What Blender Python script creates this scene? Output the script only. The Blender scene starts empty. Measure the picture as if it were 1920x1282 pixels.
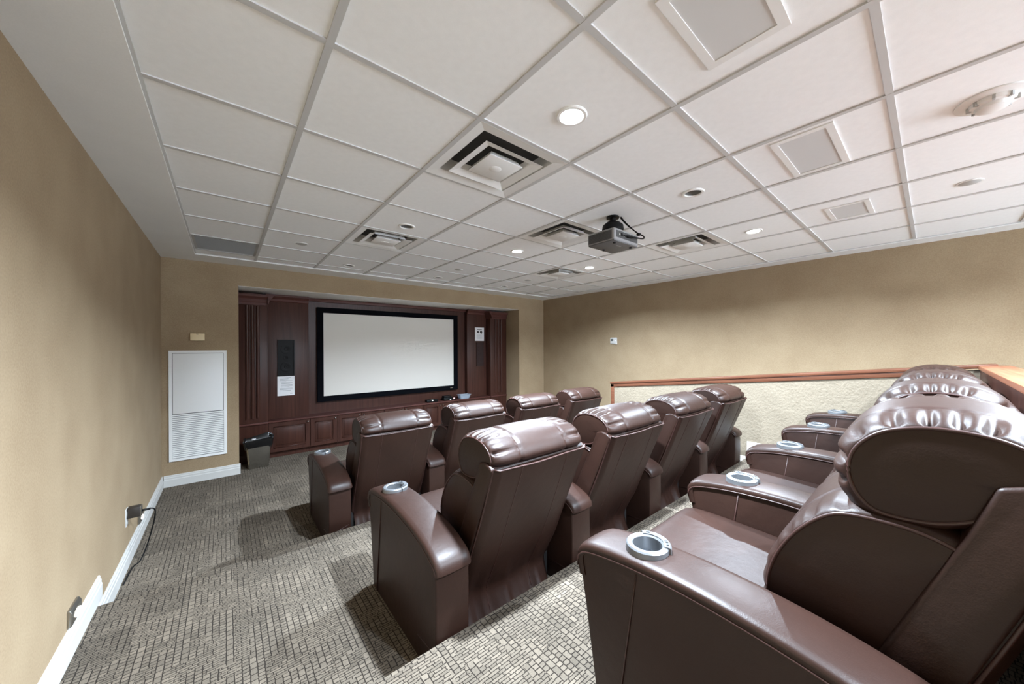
import bpy, bmesh, math, random
from mathutils import Vector, Matrix, Euler

random.seed(4)
S = bpy.context.scene
COL = S.collection

# ------------------------------------------------------------------ camera
YAW, FPX, PPX, PPY, ROLL = .7063, 654.97, 981.03, 649.62, -.0049
CAM = Vector((.5473, -1.3326, 1.5656))
fw = Vector((math.sin(YAW), math.cos(YAW), 0))
r0 = Vector((math.cos(YAW), -math.sin(YAW), 0))
u0 = Vector((0, 0, 1))
rt = r0 * math.cos(ROLL) + u0 * math.sin(ROLL)
up = u0 * math.cos(ROLL) - r0 * math.sin(ROLL)
cd = bpy.data.cameras.new('camera')
cam = bpy.data.objects.new('camera', cd)
COL.objects.link(cam)
cd.sensor_width = 36
cd.sensor_fit = 'HORIZONTAL'
cd.lens = 36 * FPX / 1920
cd.shift_x = -(PPX - 960) / 1920
cd.shift_y = (PPY - 641) / 1920
cd.clip_start = .02
cam.matrix_world = Matrix(((rt.x, up.x, -fw.x, CAM.x), (rt.y, up.y, -fw.y, CAM.y), (rt.z, up.z, -fw.z, CAM.z), (0, 0, 0, 1)))
S.camera = cam

# ------------------------------------------------------------------ world, exposure
W = bpy.data.worlds.new('world')
S.world = W
W.use_nodes = True
W.node_tree.nodes['Background'].inputs[0].default_value = (.77, .875, 1, 1)
W.node_tree.nodes['Background'].inputs[1].default_value = 11
LAMP_W = 118
LAMP_COL = (.725, .86, 1)
S.view_settings.view_transform = 'Standard'
S.view_settings.look = 'None'
S.view_settings.gamma = 1
S.view_settings.exposure = 1.08
S.view_settings.use_curve_mapping = False
S.cycles.max_bounces = 8
S.cycles.diffuse_bounces = 5
S.cycles.sample_clamp_indirect = 8

# ------------------------------------------------------------------ helpers
def lin(r, g, b):
    f = lambda c: (c / 255 / 12.92) if c / 255 <= .04045 else ((c / 255 + .055) / 1.055) ** 2.4
    return (f(r), f(g), f(b), 1)

class NT:
    def __init__(s, name):
        s.m = bpy.data.materials.new(name)
        s.m.use_nodes = True
        s.t = s.m.node_tree
        s.b = s.t.nodes['Principled BSDF']
    def n(s, typ, **kw):
        nd = s.t.nodes.new(typ)
        for k, v in kw.items():
            if hasattr(nd, k):
                setattr(nd, k, v)
            else:
                nd.inputs[k.replace('_', ' ')].default_value = v
        return nd
    def l(s, a, b):
        s.t.links.new(a, b)
    def set(s, **kw):
        for k, v in kw.items():
            s.b.inputs[k.replace('_', ' ')].default_value = v
        return s
    def bump(s, h, strength, dist=.002):
        bp = s.n('ShaderNodeBump')
        bp.inputs['Strength'].default_value = strength
        bp.inputs['Distance'].default_value = dist
        s.l(h, bp.inputs['Height'])
        s.l(bp.outputs[0], s.b.inputs['Normal'])
    def coords(s, scale=(1, 1, 1)):
        tc = s.n('ShaderNodeTexCoord')
        mp = s.n('ShaderNodeMapping')
        mp.inputs['Scale'].default_value = scale
        s.l(tc.outputs['Object'], mp.inputs['Vector'])
        return mp.outputs[0]

def plain(name, col, rough=.6, metal=0, **kw):
    m = NT(name)
    m.set(Base_Color=col, Roughness=rough, Metallic=metal, **kw)
    nz = m.n('ShaderNodeTexNoise')
    nz.inputs['Scale'].default_value = 60
    m.l(m.coords(), nz.inputs['Vector'])
    mr = m.n('ShaderNodeMapRange')
    mr.inputs['To Min'].default_value = max(0, rough - .04)
    mr.inputs['To Max'].default_value = min(1, rough + .04)
    m.l(nz.outputs[0], mr.inputs[0])
    m.l(mr.outputs[0], m.b.inputs['Roughness'])
    return m.m

def emit(name, col, strength):
    m = NT(name)
    m.set(Base_Color=(0.8, .8, .8, 1), Emission_Color=col, Emission_Strength=strength)
    return m.m

def mottled(name, c1, c2, s1, s2, rough, bump=.3, bscale=400, dist=.001, weave=False):
    m = NT(name)
    co = m.coords()
    a = m.n('ShaderNodeTexNoise'); a.inputs['Scale'].default_value = s1; a.inputs['Detail'].default_value = 6
    b = m.n('ShaderNodeTexNoise'); b.inputs['Scale'].default_value = s2; b.inputs['Detail'].default_value = 3
    m.l(co, a.inputs['Vector']); m.l(co, b.inputs['Vector'])
    mx = m.n('ShaderNodeMath', operation='ADD'); m.l(a.outputs[0], mx.inputs[0]); m.l(b.outputs[0], mx.inputs[1])
    ra = m.n('ShaderNodeMapRange'); ra.inputs['From Min'].default_value = .7; ra.inputs['From Max'].default_value = 1.3
    m.l(mx.outputs[0], ra.inputs[0])
    mc = m.n('ShaderNodeMix', data_type='RGBA')
    mc.inputs[6].default_value = c1; mc.inputs[7].default_value = c2
    m.l(ra.outputs[0], mc.inputs[0]); m.l(mc.outputs[2], m.b.inputs['Base Color'])
    m.set(Roughness=rough)
    c = m.n('ShaderNodeTexNoise'); c.inputs['Scale'].default_value = bscale; c.inputs['Detail'].default_value = 4
    m.l(co, c.inputs['Vector'])
    m.bump(c.outputs[0], bump, dist)
    return m.m

def wood(name, c1, c2, rough, axis='Z', coat=.0, sc=28):
    m = NT(name)
    k = {'X': (1, sc, sc), 'Y': (sc, 1, sc), 'Z': (sc, sc, 1)}[axis]
    co = m.coords(k)
    a = m.n('ShaderNodeTexNoise'); a.inputs['Scale'].default_value = 1.6; a.inputs['Detail'].default_value = 8; a.inputs['Distortion'].default_value = .6
    m.l(co, a.inputs['Vector'])
    ra = m.n('ShaderNodeMapRange'); ra.inputs['From Min'].default_value = .3; ra.inputs['From Max'].default_value = .7
    m.l(a.outputs[0], ra.inputs[0])
    mc = m.n('ShaderNodeMix', data_type='RGBA')
    mc.inputs[6].default_value = c1; mc.inputs[7].default_value = c2
    m.l(ra.outputs[0], mc.inputs[0]); m.l(mc.outputs[2], m.b.inputs['Base Color'])
    m.set(Roughness=rough, Coat_Weight=coat, Coat_Roughness=.25, Specular_IOR_Level=.25)
    m.bump(a.outputs[0], .08, .001)
    return m.m

def leather(name, c1, c2, rough=.36):
    m = NT(name)
    co = m.coords()
    a = m.n('ShaderNodeTexNoise'); a.inputs['Scale'].default_value = 7; a.inputs['Detail'].default_value = 4
    m.l(co, a.inputs['Vector'])
    mc = m.n('ShaderNodeMix', data_type='RGBA')
    mc.inputs[6].default_value = c1; mc.inputs[7].default_value = c2
    m.l(a.outputs[0], mc.inputs[0]); m.l(mc.outputs[2], m.b.inputs['Base Color'])
    v = m.n('ShaderNodeTexVoronoi'); v.inputs['Scale'].default_value = 330
    m.l(co, v.inputs['Vector'])
    n2 = m.n('ShaderNodeTexNoise'); n2.inputs['Scale'].default_value = 26; n2.inputs['Detail'].default_value = 3
    m.l(co, n2.inputs['Vector'])
    mu = m.n('ShaderNodeMath', operation='MULTIPLY'); mu.inputs[1].default_value = .12
    m.l(v.outputs[0], mu.inputs[0])
    ad = m.n('ShaderNodeMath', operation='ADD'); m.l(mu.outputs[0], ad.inputs[0]); m.l(n2.outputs[0], ad.inputs[1])
    m.bump(ad.outputs[0], .25, .004)
    m.set(Roughness=rough, Specular_IOR_Level=.32)
    return m.m

def carpet_mat():
    m = NT('carpet')
    tc = m.n('ShaderNodeTexCoord')
    # slight wobble so that the woven lines are not ruler straight
    nz = m.n('ShaderNodeTexNoise'); nz.inputs['Scale'].default_value = 45
    m.l(tc.outputs['Object'], nz.inputs['Vector'])
    sub = m.n('ShaderNodeVectorMath', operation='SUBTRACT'); sub.inputs[1].default_value = (.5, .5, .5)
    m.l(nz.outputs['Color'], sub.inputs[0])
    scl = m.n('ShaderNodeVectorMath', operation='SCALE'); scl.inputs['Scale'].default_value = .006
    m.l(sub.outputs[0], scl.inputs[0])
    ad = m.n('ShaderNodeVectorMath', operation='ADD')
    m.l(tc.outputs['Object'], ad.inputs[0]); m.l(scl.outputs[0], ad.inputs[1])
    sw = m.n('ShaderNodeSeparateXYZ'); m.l(ad.outputs[0], sw.inputs[0])
    cb = m.n('ShaderNodeCombineXYZ'); m.l(sw.outputs[1], cb.inputs[0]); m.l(sw.outputs[0], cb.inputs[1])
    light1, light2, dark = lin(122, 111, 98), lin(102, 93, 82), lin(46, 40, 35)
    def brick(vec, bw, rh, mo, off, sq):
        b = m.n('ShaderNodeTexBrick')
        b.offset = off; b.squash = sq; b.squash_frequency = 3
        b.inputs['Scale'].default_value = 1
        b.inputs['Brick Width'].default_value = bw
        b.inputs['Row Height'].default_value = rh
        b.inputs['Mortar Size'].default_value = mo
        b.inputs['Mortar Smooth'].default_value = .25
        b.inputs['Color1'].default_value = light1
        b.inputs['Color2'].default_value = light2
        b.inputs['Mortar'].default_value = dark
        m.l(vec, b.inputs['Vector'])
        return b
    b1 = brick(ad.outputs[0], .050, .0135, .0019, .37, .6)
    b2 = brick(cb.outputs[0], .021, .026, .0023, .43, 1.7)
    def cells(s, seed):
        sn = m.n('ShaderNodeVectorMath', operation='SNAP'); sn.inputs[1].default_value = (s, s * 1.3, 10)
        o = m.n('ShaderNodeVectorMath', operation='ADD'); o.inputs[1].default_value = (seed, seed * 2, 0)
        m.l(tc.outputs['Object'], o.inputs[0]); m.l(o.outputs[0], sn.inputs[0])
        wn = m.n('ShaderNodeTexWhiteNoise', noise_dimensions='2D'); m.l(sn.outputs[0], wn.inputs['Vector'])
        return wn.outputs[0]
    gt = m.n('ShaderNodeMath', operation='GREATER_THAN'); gt.inputs[1].default_value = .42
    m.l(cells(.055, .3), gt.inputs[0])
    mx = m.n('ShaderNodeMix', data_type='RGBA')
    m.l(gt.outputs[0], mx.inputs[0]); m.l(b1.outputs[0], mx.inputs[6]); m.l(b2.outputs[0], mx.inputs[7])
    # fibre speckle and block-to-block tone
    sp = m.n('ShaderNodeTexNoise'); sp.inputs['Scale'].default_value = 260; sp.inputs['Detail'].default_value = 2
    m.l(tc.outputs['Object'], sp.inputs['Vector'])
    ra = m.n('ShaderNodeMapRange'); ra.inputs['To Min'].default_value = .62; ra.inputs['To Max'].default_value = 1.3
    m.l(sp.outputs[0], ra.inputs[0])
    r2 = m.n('ShaderNodeMapRange'); r2.inputs['To Min'].default_value = .8; r2.inputs['To Max'].default_value = 1.1
    m.l(cells(.19, 1.7), r2.inputs[0])
    mm = m.n('ShaderNodeMath', operation='MULTIPLY'); m.l(ra.outputs[0], mm.inputs[0]); m.l(r2.outputs[0], mm.inputs[1])
    hv = m.n('ShaderNodeVectorMath', operation='SCALE'); m.l(mx.outputs[2], hv.inputs[0]); m.l(mm.outputs[0], hv.inputs['Scale'])
    m.l(hv.outputs[0], m.b.inputs['Base Color'])
    m.set(Roughness=.95, Specular_IOR_Level=.15)
    m.bump(sp.outputs[0], .5, .003)
    return m.m

M = {}
M['wall'] = mottled('wall_fabric', lin(140, 119, 92), lin(157, 137, 109), 3, 120, .85, .35, 330, .0015)
M['cream'] = mottled('cream_plaster', lin(122, 110, 93), lin(136, 124, 106), 6, 90, .8, .7, 45, .008)
M['tile'] = mottled('ceiling_tile', lin(240, 241, 241), lin(246, 247, 247), 30, 400, .9, .12, 500, .0008)
M['dry'] = mottled('drywall', lin(230, 230, 228), lin(236, 236, 234), 4, 200, .85, .1, 300, .0005)
M['tee'] = plain('grid_metal', lin(196, 196, 195), .5)
M['white'] = plain('white_metal', lin(232, 232, 230), .45)
M['trimw'] = plain('white_trim', lin(196, 194, 190), .45)
M['grille'] = plain('speaker_grille', lin(208, 208, 207), .8)
M['grey_in'] = plain('duct_inside', lin(120, 120, 118), .7)
M['duct_shade'] = plain('recess_shade', lin(58, 58, 57), .8)  # dark tone carries the shade inside recesses
M['louver'] = plain('return_grille', lin(176, 176, 174), .6)
M['carpet'] = carpet_mat()
M['wood'] = wood('dark_mahogany', lin(56, 32, 26), lin(74, 45, 36), .38)
M['woodh'] = wood('dark_mahogany_flat', lin(70, 40, 36), lin(92, 56, 49), .5, 'X')
M['cap'] = wood('cherry_cap', lin(86, 52, 38), lin(110, 70, 52), .3, 'Y')
M['capx'] = wood('cherry_cap_cross', lin(128, 78, 56), lin(158, 102, 76), .3, 'X')
M['leather'] = leather('brown_leather', lin(38, 23, 18), lin(49, 30, 23), .44)
M['pipe'] = plain('leather_piping', lin(58, 36, 32), .4)
M['dark'] = plain('black_cloth', lin(24, 20, 19), .9)
M['chrome'] = plain('satin_silver', lin(122, 124, 127), .4, .6)
M['well'] = plain('cup_well', lin(150, 152, 156), .22, .9)
M['btn'] = plain('dark_button', lin(60, 60, 62), .4)
M['black'] = plain('black_velvet', lin(8, 9, 14), .9, Specular_IOR_Level=.08)
M['blackp'] = plain('black_plastic', lin(13, 13, 14), .5, Specular_IOR_Level=.2)
M['screen'] = plain('projection_fabric', lin(218, 213, 205), .9)
M['steel'] = plain('brushed_steel', lin(190, 190, 186), .22, 1)
M['bag'] = plain('bin_liner', lin(18, 18, 19), .22)
M['paper'] = plain('paper', lin(236, 236, 238), .8)
M['ink'] = plain('ink_grey', lin(140, 140, 145), .8)
M['inkd'] = plain('ink_dark', lin(52, 48, 50), .8)
M['almond'] = plain('almond_plastic', lin(226, 206, 164), .5)
M['projb'] = plain('projector_grey', lin(92, 92, 93), .5)
M['projs'] = plain('projector_silver', lin(140, 140, 141), .4)
M['projd'] = plain('projector_dark', lin(66, 66, 67), .5)
M['nickel'] = plain('nickel', lin(150, 146, 138), .3, .9)
M['plug'] = plain('adapter_plastic', lin(46, 40, 36), .5)
M['glow'] = emit('step_lens', (1, .95, .85, 1), 5)
M['lamp'] = emit('lamp_lens', (1, .97, .92, 1), 30)
M['lens_off'] = plain('lamp_off', lin(150, 150, 148), .5)
M['led_red'] = emit('red_led', (1, .08, .05, 1), 1.5)
M['led_white'] = emit('white_led', (.9, 1, 1, 1), 2)
M['woodspk'] = plain('walnut_grille', lin(48, 30, 27), .8)
g = NT('clear_plastic'); g.set(Base_Color=(.72, .8, .9, 1), Roughness=.15, Transmission_Weight=.7, IOR=1.3, Alpha=1)
M['clear'] = g.m
g = NT('lcd'); g.set(Base_Color=lin(70, 76, 72), Roughness=.2)
M['lcd'] = g.m

def link(name, me, mat, parent=None, loc=None):
    o = bpy.data.objects.new(name, me)
    COL.objects.link(o)
    if mat is not None:
        if len(me.materials) == 0:
            me.materials.append(mat)
    if parent is not None:
        o.parent = parent
    if loc is not None:
        o.location = loc
    return o

def finish(bm, smooth=None):
    bmesh.ops.recalc_face_normals(bm, faces=bm.faces)
    me = bpy.data.meshes.new('m')
    bm.to_mesh(me)
    bm.free()
    if smooth is not None:
        for p in me.polygons:
            p.use_smooth = True
        if smooth < 180:
            me.set_sharp_from_angle(angle=math.radians(smooth))
    return me

def bmbox(bm, x0, x1, y0, y1, z0, z1):
    v = [bm.verts.new(p) for p in ((x0, y0, z0), (x1, y0, z0), (x1, y1, z0), (x0, y1, z0), (x0, y0, z1), (x1, y0, z1), (x1, y1, z1), (x0, y1, z1))]
    for f in ((0, 3, 2, 1), (4, 5, 6, 7), (0, 1, 5, 4), (1, 2, 6, 5), (2, 3, 7, 6), (3, 0, 4, 7)):
        bm.faces.new([v[i] for i in f])

def box_me(x0, x1, y0, y1, z0, z1, bev=0, seg=2, smooth=None):
    bm = bmesh.new()
    bmbox(bm, x0, x1, y0, y1, z0, z1)
    if bev:
        bmesh.ops.bevel(bm, geom=bm.edges[:], offset=bev, segments=seg, affect='EDGES', profile=.5)
        smooth = 40 if smooth is None else smooth
    return finish(bm, smooth)

def box(name, b, mat, parent=None, bev=0, seg=2):
    return link(name, box_me(*b, bev=bev, seg=seg), mat, parent)

def extrude_me(poly, axis, a, b, bev=0, seg=2, smooth=40):
    """poly: list of 2-D points; axis 'X': points are (y,z); 'Y': (x,z); 'Z': (x,y)"""
    bm = bmesh.new()
    def P(u, v, w):
        return {'X': (w, u, v), 'Y': (u, w, v), 'Z': (u, v, w)}[axis]
    A = [bm.verts.new(P(u, v, a)) for u, v in poly]
    B = [bm.verts.new(P(u, v, b)) for u, v in poly]
    n = len(poly)
    bm.faces.new(A); bm.faces.new(B[::-1])
    for i in range(n):
        bm.faces.new((A[i], A[(i + 1) % n], B[(i + 1) % n], B[i]))
    if bev:
        bmesh.ops.recalc_face_normals(bm, faces=bm.faces)
        ed = [e for e in bm.edges if abs((e.verts[0].co - e.verts[1].co).length) > bev * 1.5 and e.calc_face_angle(0) > .35]
        bmesh.ops.bevel(bm, geom=ed, offset=bev, segments=seg, affect='EDGES', profile=.5, clamp_overlap=True)
    return finish(bm, smooth)

def lathe_me(prof, n=32, smooth=35, close=True):
    """prof: list of (r,z) revolved around Z"""
    bm = bmesh.new()
    rings = []
    for r, z in prof:
        if r < 1e-5:
            rings.append([bm.verts.new((0, 0, z))])
        else:
            rings.append([bm.verts.new((r * math.cos(t), r * math.sin(t), z)) for t in (2 * math.pi * i / n for i in range(n))])
    for A, B in zip(rings, rings[1:]):
        for i in range(n):
            j = (i + 1) % n
            if len(A) == 1 and len(B) == 1:
                continue
            if len(A) == 1:
                bm.faces.new((A[0], B[j], B[i]))
            elif len(B) == 1:
                bm.faces.new((A[i], A[j], B[0]))
            else:
                bm.faces.new((A[i], A[j], B[j], B[i]))
    return finish(bm, smooth)

def tube_me(pts, r, n=8, closed=False):
    bm = bmesh.new()
    pts = [Vector(p) for p in pts]
    rings = []
    N = len(pts)
    ref = Vector((0, 0, 1))
    for i, p in enumerate(pts):
        a = pts[(i - 1) % N] if (closed or i > 0) else p
        b = pts[(i + 1) % N] if (closed or i < N - 1) else p
        t = (b - a)
        if t.length < 1e-9:
            t = Vector((0, 0, 1))
        t.normalize()
        x = t.cross(ref)
        if x.length < .05:
            x = t.cross(Vector((1, 0, 0)))
        x.normalize(); y = x.cross(t)
        rings.append([bm.verts.new(p + x * r * math.cos(k) + y * r * math.sin(k)) for k in (2 * math.pi * q / n for q in range(n))])
    rng = range(N) if closed else range(N - 1)
    for i in rng:
        A, B = rings[i], rings[(i + 1) % N]
        for k in range(n):
            bm.faces.new((A[k], A[(k + 1) % n], B[(k + 1) % n], B[k]))
    if not closed:
        bm.faces.new(rings[0]); bm.faces.new(rings[-1][::-1])
    return finish(bm, 180)

def spline(pts, n, closed=False):
    """Catmull-Rom through 2-D/3-D points, resampled to n points by arc length"""
    P = [Vector(p) for p in pts]
    L = len(P)
    out = []
    segs = L if closed else L - 1
    for i in range(segs):
        if closed:
            a, b, c, d = P[(i - 1) % L], P[i], P[(i + 1) % L], P[(i + 2) % L]
        else:
            a, b, c, d = P[max(i - 1, 0)], P[i], P[i + 1], P[min(i + 2, L - 1)]
        for k in range(12):
            t = k / 12
            out.append(.5 * ((2 * b) + (c - a) * t + (2 * a - 5 * b + 4 * c - d) * t * t + (3 * b - a - 3 * c + d) * t ** 3))
    out.append(P[0].copy() if closed else P[-1].copy())
    ln = [0]
    for i in range(1, len(out)):
        ln.append(ln[-1] + (out[i] - out[i - 1]).length)
    res = []
    tot = ln[-1]
    cnt = n if closed else n - 1
    j = 0
    for k in range(n):
        s = tot * k / cnt
        while j < len(ln) - 2 and ln[j + 1] < s:
            j += 1
        f = (s - ln[j]) / max(ln[j + 1] - ln[j], 1e-9)
        res.append(out[j].lerp(out[j + 1], min(max(f, 0), 1)))
    return res

def tag(o, label, cat, group=None):
    o['label'] = label
    o['category'] = cat
    if group:
        o['group'] = group
    return o

def struct(o):
    o['kind'] = 'structure'
    return o

def empty(name, loc, rz=0):
    o = bpy.data.objects.new(name, None)
    COL.objects.link(o)
    o.location = loc
    o.rotation_euler = (0, 0, rz)
    o.empty_display_size = .1
    return o

def text_me(body, size, align='CENTER', bold=0):
    cu = bpy.data.curves.new('t', 'FONT')
    cu.body = body; cu.size = size; cu.align_x = align; cu.align_y = 'CENTER'; cu.extrude = .0004; cu.offset = bold
    ob = bpy.data.objects.new('t', cu)
    COL.objects.link(ob)
    dg = bpy.context.evaluated_depsgraph_get()
    me = bpy.data.meshes.new_from_object(ob.evaluated_get(dg))
    me.materials.clear()
    bpy.data.objects.remove(ob)
    bpy.data.curves.remove(cu)
    return me

# ------------------------------------------------------------------ room numbers (metres)
H = 2.605; FY = 4.278; RX = 5.928; BY = -6.0  # BY: unseen back end, set far off to even out the fill light
R1Z, R1Y = .17, 1.62
R2Z, R2Y = .345, -.005
KX = 5.08                      # face of the side half wall
T = .61; GX = .213
OX0, OX1, OZ1 = .675, 5.222, 2.34   # opening of the screen recess
DF = 4.735                     # face of the low cabinets
DP = 4.878                     # side panels
DC = 4.975                     # centre panel behind the screen

# ------------------------------------------------------------------ floor and risers
struct(box('floor', (0, RX, BY, DC + .1, -.12, 0), M['carpet']))
o = struct(box('trim_1', (0, KX, BY, R1Y, 0.001, R1Z), M['carpet'], bev=.012)); o['label'] = 'carpeted riser carrying the middle row of recliners'
o = struct(box('trim_2', (0, KX, BY, R2Y, R1Z, R2Z), M['carpet'], bev=.012)); o['label'] = 'carpeted riser carrying the back row of recliners'
me = extrude_me([(1.9, .001), (-1.5, .42), (BY, .42), (BY, .001)], 'X', KX + .14, RX)
o = struct(link('trim_3', me, M['carpet'])); o['label'] = 'carpeted ramp behind the side half wall'

# ------------------------------------------------------------------ walls
struct(box('wall_left', (-.12, 0, BY, FY + .12, -.12, H + .2), M['wall']))
struct(box('wall_right', (RX, RX + .12, BY, FY + .12, -.12, H + .2), M['wall']))
struct(box('wall_back_blocker', (-.12, 2.7, BY - .12, BY, -.12, H + .2), M['wall']))  # unseen partial wall, added to keep fill light off the chairs' left sides
# front wall with the recess opening (one continuous wall)
bm = bmesh.new()
o_ = [(0, 0), (OX0, 0), (OX0, OZ1), (OX1, OZ1), (OX1, 0), (RX, 0), (RX, H + .2), (0, H + .2)]
me = extrude_me(o_, 'Y', FY, FY + .14, smooth=None)
bm.free()
struct(link('wall_front', me, M['wall']))
struct(box('wall_recess_right', (OX1, OX1 + .1, FY + .14, DC + .2, 0, OZ1 + .1), M['wall']))
struct(box('wall_recess_left', (OX0 - .1, OX0, FY + .14, DC + .2, 0, OZ1 + .1), M['wall']))
struct(box('ceiling_recess', (OX0 - .1, OX1 + .1, FY + .14, DC + .2, OZ1, OZ1 + .1), M['dry']))
struct(box('trim_recess_lining', (OX0, OX1, FY + .001, FY + .141, OZ1 - .004, OZ1), M['dry']))

# ------------------------------------------------------------------ ceiling: drywall borders, tees, tiles
ceil = struct(box('ceiling', (0, RX, BY, FY, H + .13, H + .2), M['dry']))
AX = [GX + .086] + [GX + T * i for i in range(1, 10)]     # tee lines running to the screen wall
RY = [T * j for j in range(-4, 7)] + [3.9]                # tee lines across the room
box('border', (0, AX[0], BY, FY, H - .012, H + .13), M['dry'], ceil)
box('border', (AX[-1], RX, BY, FY, H - .012, H + .13), M['dry'], ceil)
box('border', (AX[0], AX[-1], 3.9, FY, H - .012, H + .13), M['dry'], ceil)
box('border', (AX[0], AX[-1], BY, RY[0], H - .012, H + .13), M['dry'], ceil)
TW = .012
for x in AX:
    box('grid_tee', (x - TW, x + TW, RY[0], RY[-1], H - .004, H + .03), M['tee'], ceil)
for k, y in enumerate(RY):
    box('grid_tee', (AX[0], AX[-1], y - TW, y + TW, H - .003, H + .029), M['tee'], ceil)

def cell(i, j):
    return (AX[i] + TW, AX[i + 1] - TW, RY[j + 4] + TW, RY[j + 5] - TW)

def tile_hole_me(hw, hh, cx, cy, r, n=32):
    bm = bmesh.new()
    inn, out = [], []
    for k in range(n):
        t = 2 * math.pi * k / n
        c, s = math.cos(t), math.sin(t)
        inn.append((cx + r * c, cy + r * s))
        # ray to rectangle
        tx = ((hw if c > 0 else -hw) - cx) / c if abs(c) > 1e-9 else 1e9
        ty = ((hh if s > 0 else -hh) - cy) / s if abs(s) > 1e-9 else 1e9
        q = min(tx, ty)
        out.append((cx + q * c, cy + q * s))
    lo_i = [bm.verts.new((x, y, 0)) for x, y in inn]; lo_o = [bm.verts.new((x, y, 0)) for x, y in out]
    hi_i = [bm.verts.new((x, y, .018)) for x, y in inn]
    for k in range(n):
        j = (k + 1) % n
        bm.faces.new((lo_i[k], lo_o[k], lo_o[j], lo_i[j]))
        bm.faces.new((lo_i[k], lo_i[j], hi_i[j], hi_i[k]))
    # corners
    for sx, sy in ((1, 1), (-1, 1), (-1, -1), (1, -1)):
        cv = bm.verts.new((sx * hw, sy * hh, 0))
        d = sorted(range(n), key=lambda k: (Vector(out[k]) - Vector((sx * hw, sy * hh))).length)[:2]
        k = min(d) if abs(d[0] - d[1]) == 1 else max(d)
        a, b = lo_o[k], lo_o[(k + 1) % n]
        if (a.co - cv.co).length > 1e-4 and (b.co - cv.co).length > 1e-4:
            bm.faces.new((a, cv, b))
    me = finish(bm)
    # all lower faces must look down
    return me

COLX = [1.742, 2.975, 4.21]
DOWN = [(COLX[0], -.277, 1), (COLX[1], -.277, 0), (COLX[2], -.277, 1), (COLX[0], 1.61, 0), (COLX[1], 1.61, 1), (COLX[2], 1.61, 1),
        (COLX[0], 3.475, 0), (COLX[1], 3.475, 0), (COLX[2], 3.475, 0),
        (COLX[0], -2.15, 1), (COLX[1], -2.15, 1), (COLX[2], -2.15, 1)]
DIFF = [(2, 0), (2, 3), (4, 1), (6, 0), (6, 3)]
RET = (0, 5)
full_me = box_me(-(T / 2 - TW), T / 2 - TW, -(T / 2 - TW), T / 2 - TW, 0, .018)
for i in range(9):
    for j in range(-4, 7):
        if (i, j) in DIFF or (i, j) == RET:
            continue
        x0, x1, y0, y1 = cell(i, j)
        cx, cy = (x0 + x1) / 2, (y0 + y1) / 2
        z = H + .003 + random.uniform(-.0006, .0006)
        hit = [d for d in DOWN if x0 < d[0] < x1 and y0 < d[1] < y1]
        if hit:
            me = tile_hole_me((x1 - x0) / 2, (y1 - y0) / 2, hit[0][0] - cx, hit[0][1] - cy, .052)
        elif i == 0 or j == 6:
            me = box_me(-(x1 - x0) / 2, (x1 - x0) / 2, -(y1 - y0) / 2, (y1 - y0) / 2, 0, .018)
        else:
            me = full_me
        link('ceiling_tile', me, M['tile'], ceil, (cx, cy, z))

# ------------------------------------------------------------------ downlights
trim_me = lathe_me([(.050, .012), (.050, -.004), (.054, -.008), (.066, -.008), (.070, -.003), (.070, .001)], 40)
can_me = lathe_me([(.050, .0), (.047, .03), (.036, .07), (.0, .07)], 40)
lens_me = lathe_me([(0, .0), (.034, 0), (.040, .012), (0, .012)], 32)
lens_on_me = lathe_me([(0, -.010), (.02, -.009), (.036, -.004), (.046, .004), (0, .006)], 32)
dl_lab = ['brightest lit recessed downlight, above the large air diffuser nearest the camera',
          'unlit recessed downlight between the two lit ones nearest the projector',
          'lit recessed downlight near the right wall, beside the diffuser right of the projector',
          'unlit recessed downlight next to the front-left air diffuser',
          'lit recessed downlight left of the projector below the middle diffuser',
          'lit recessed downlight over the front row near the farthest diffuser',
          'unlit small downlight by the screen wall, leftmost of three',
          'unlit small downlight by the screen wall, middle of three',
          'unlit small downlight by the screen wall, rightmost of three',
          'lit downlight behind the back row, leftmost of three', 'lit downlight behind the back row, middle of three', 'lit downlight behind the back row, rightmost of three']
for (x, y, on), lab in zip(DOWN, dl_lab):
    e = tag(empty('downlight', (x, y, H + .003)), lab, 'downlight', 'recessed ceiling downlights')
    link('trim_ring', trim_me, M['white'], e)
    link('reflector_can', can_me, M['grey_in'] if not on else M['white'], e) if not on else link('reflector_can', can_me.copy(), M['white'], e)
    if on:
        link('lamp_lens', lens_on_me, M['lamp'], e)
        la = bpy.data.lights.new('downlight_lamp', 'AREA')
        la.shape = 'DISK'; la.size = .09; la.energy = LAMP_W * (.55 if x > 4 else 1) * (.6 if y < -1 else 1) * (.85 if x < 2 else 1); la.color = LAMP_COL; la.spread = math.radians(152)
        lo = bpy.data.objects.new('downlight_lamp', la)
        COL.objects.link(lo); lo.parent = e; lo.location = (0, 0, -.014)
    else:
        link('lamp_lens', lens_me, M['lens_off'], e, (0, 0, .035))

# ------------------------------------------------------------------ sprinkler cover plates
plate_me = lathe_me([(0, -.006), (.045, -.006), (.05, -.003), (.05, 0), (0, 0)], 36)
for (x, y), lab in zip([(1.131, 2.767), (2.945, 2.81), (4.16, 2.78), (4.19, -1.49)],
                       ['flat round ceiling cover plate nearest the left wall and return grille', 'flat round ceiling cover plate near the middle of the screen wall',
                        'flat round ceiling cover plate beside the farthest diffuser', 'flat round ceiling cover plate at the right above the back row']):
    e = tag(empty('sprinkler_cover', (x, y, H + .002)), lab, 'cover plate', 'round sprinkler cover plates')
    link('plate', plate_me, M['louver'], e)
    link('rim', lathe_me([(.047, -.004), (.056, -.004), (.058, 0), (.047, 0)], 36), M['white'], e)

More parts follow.
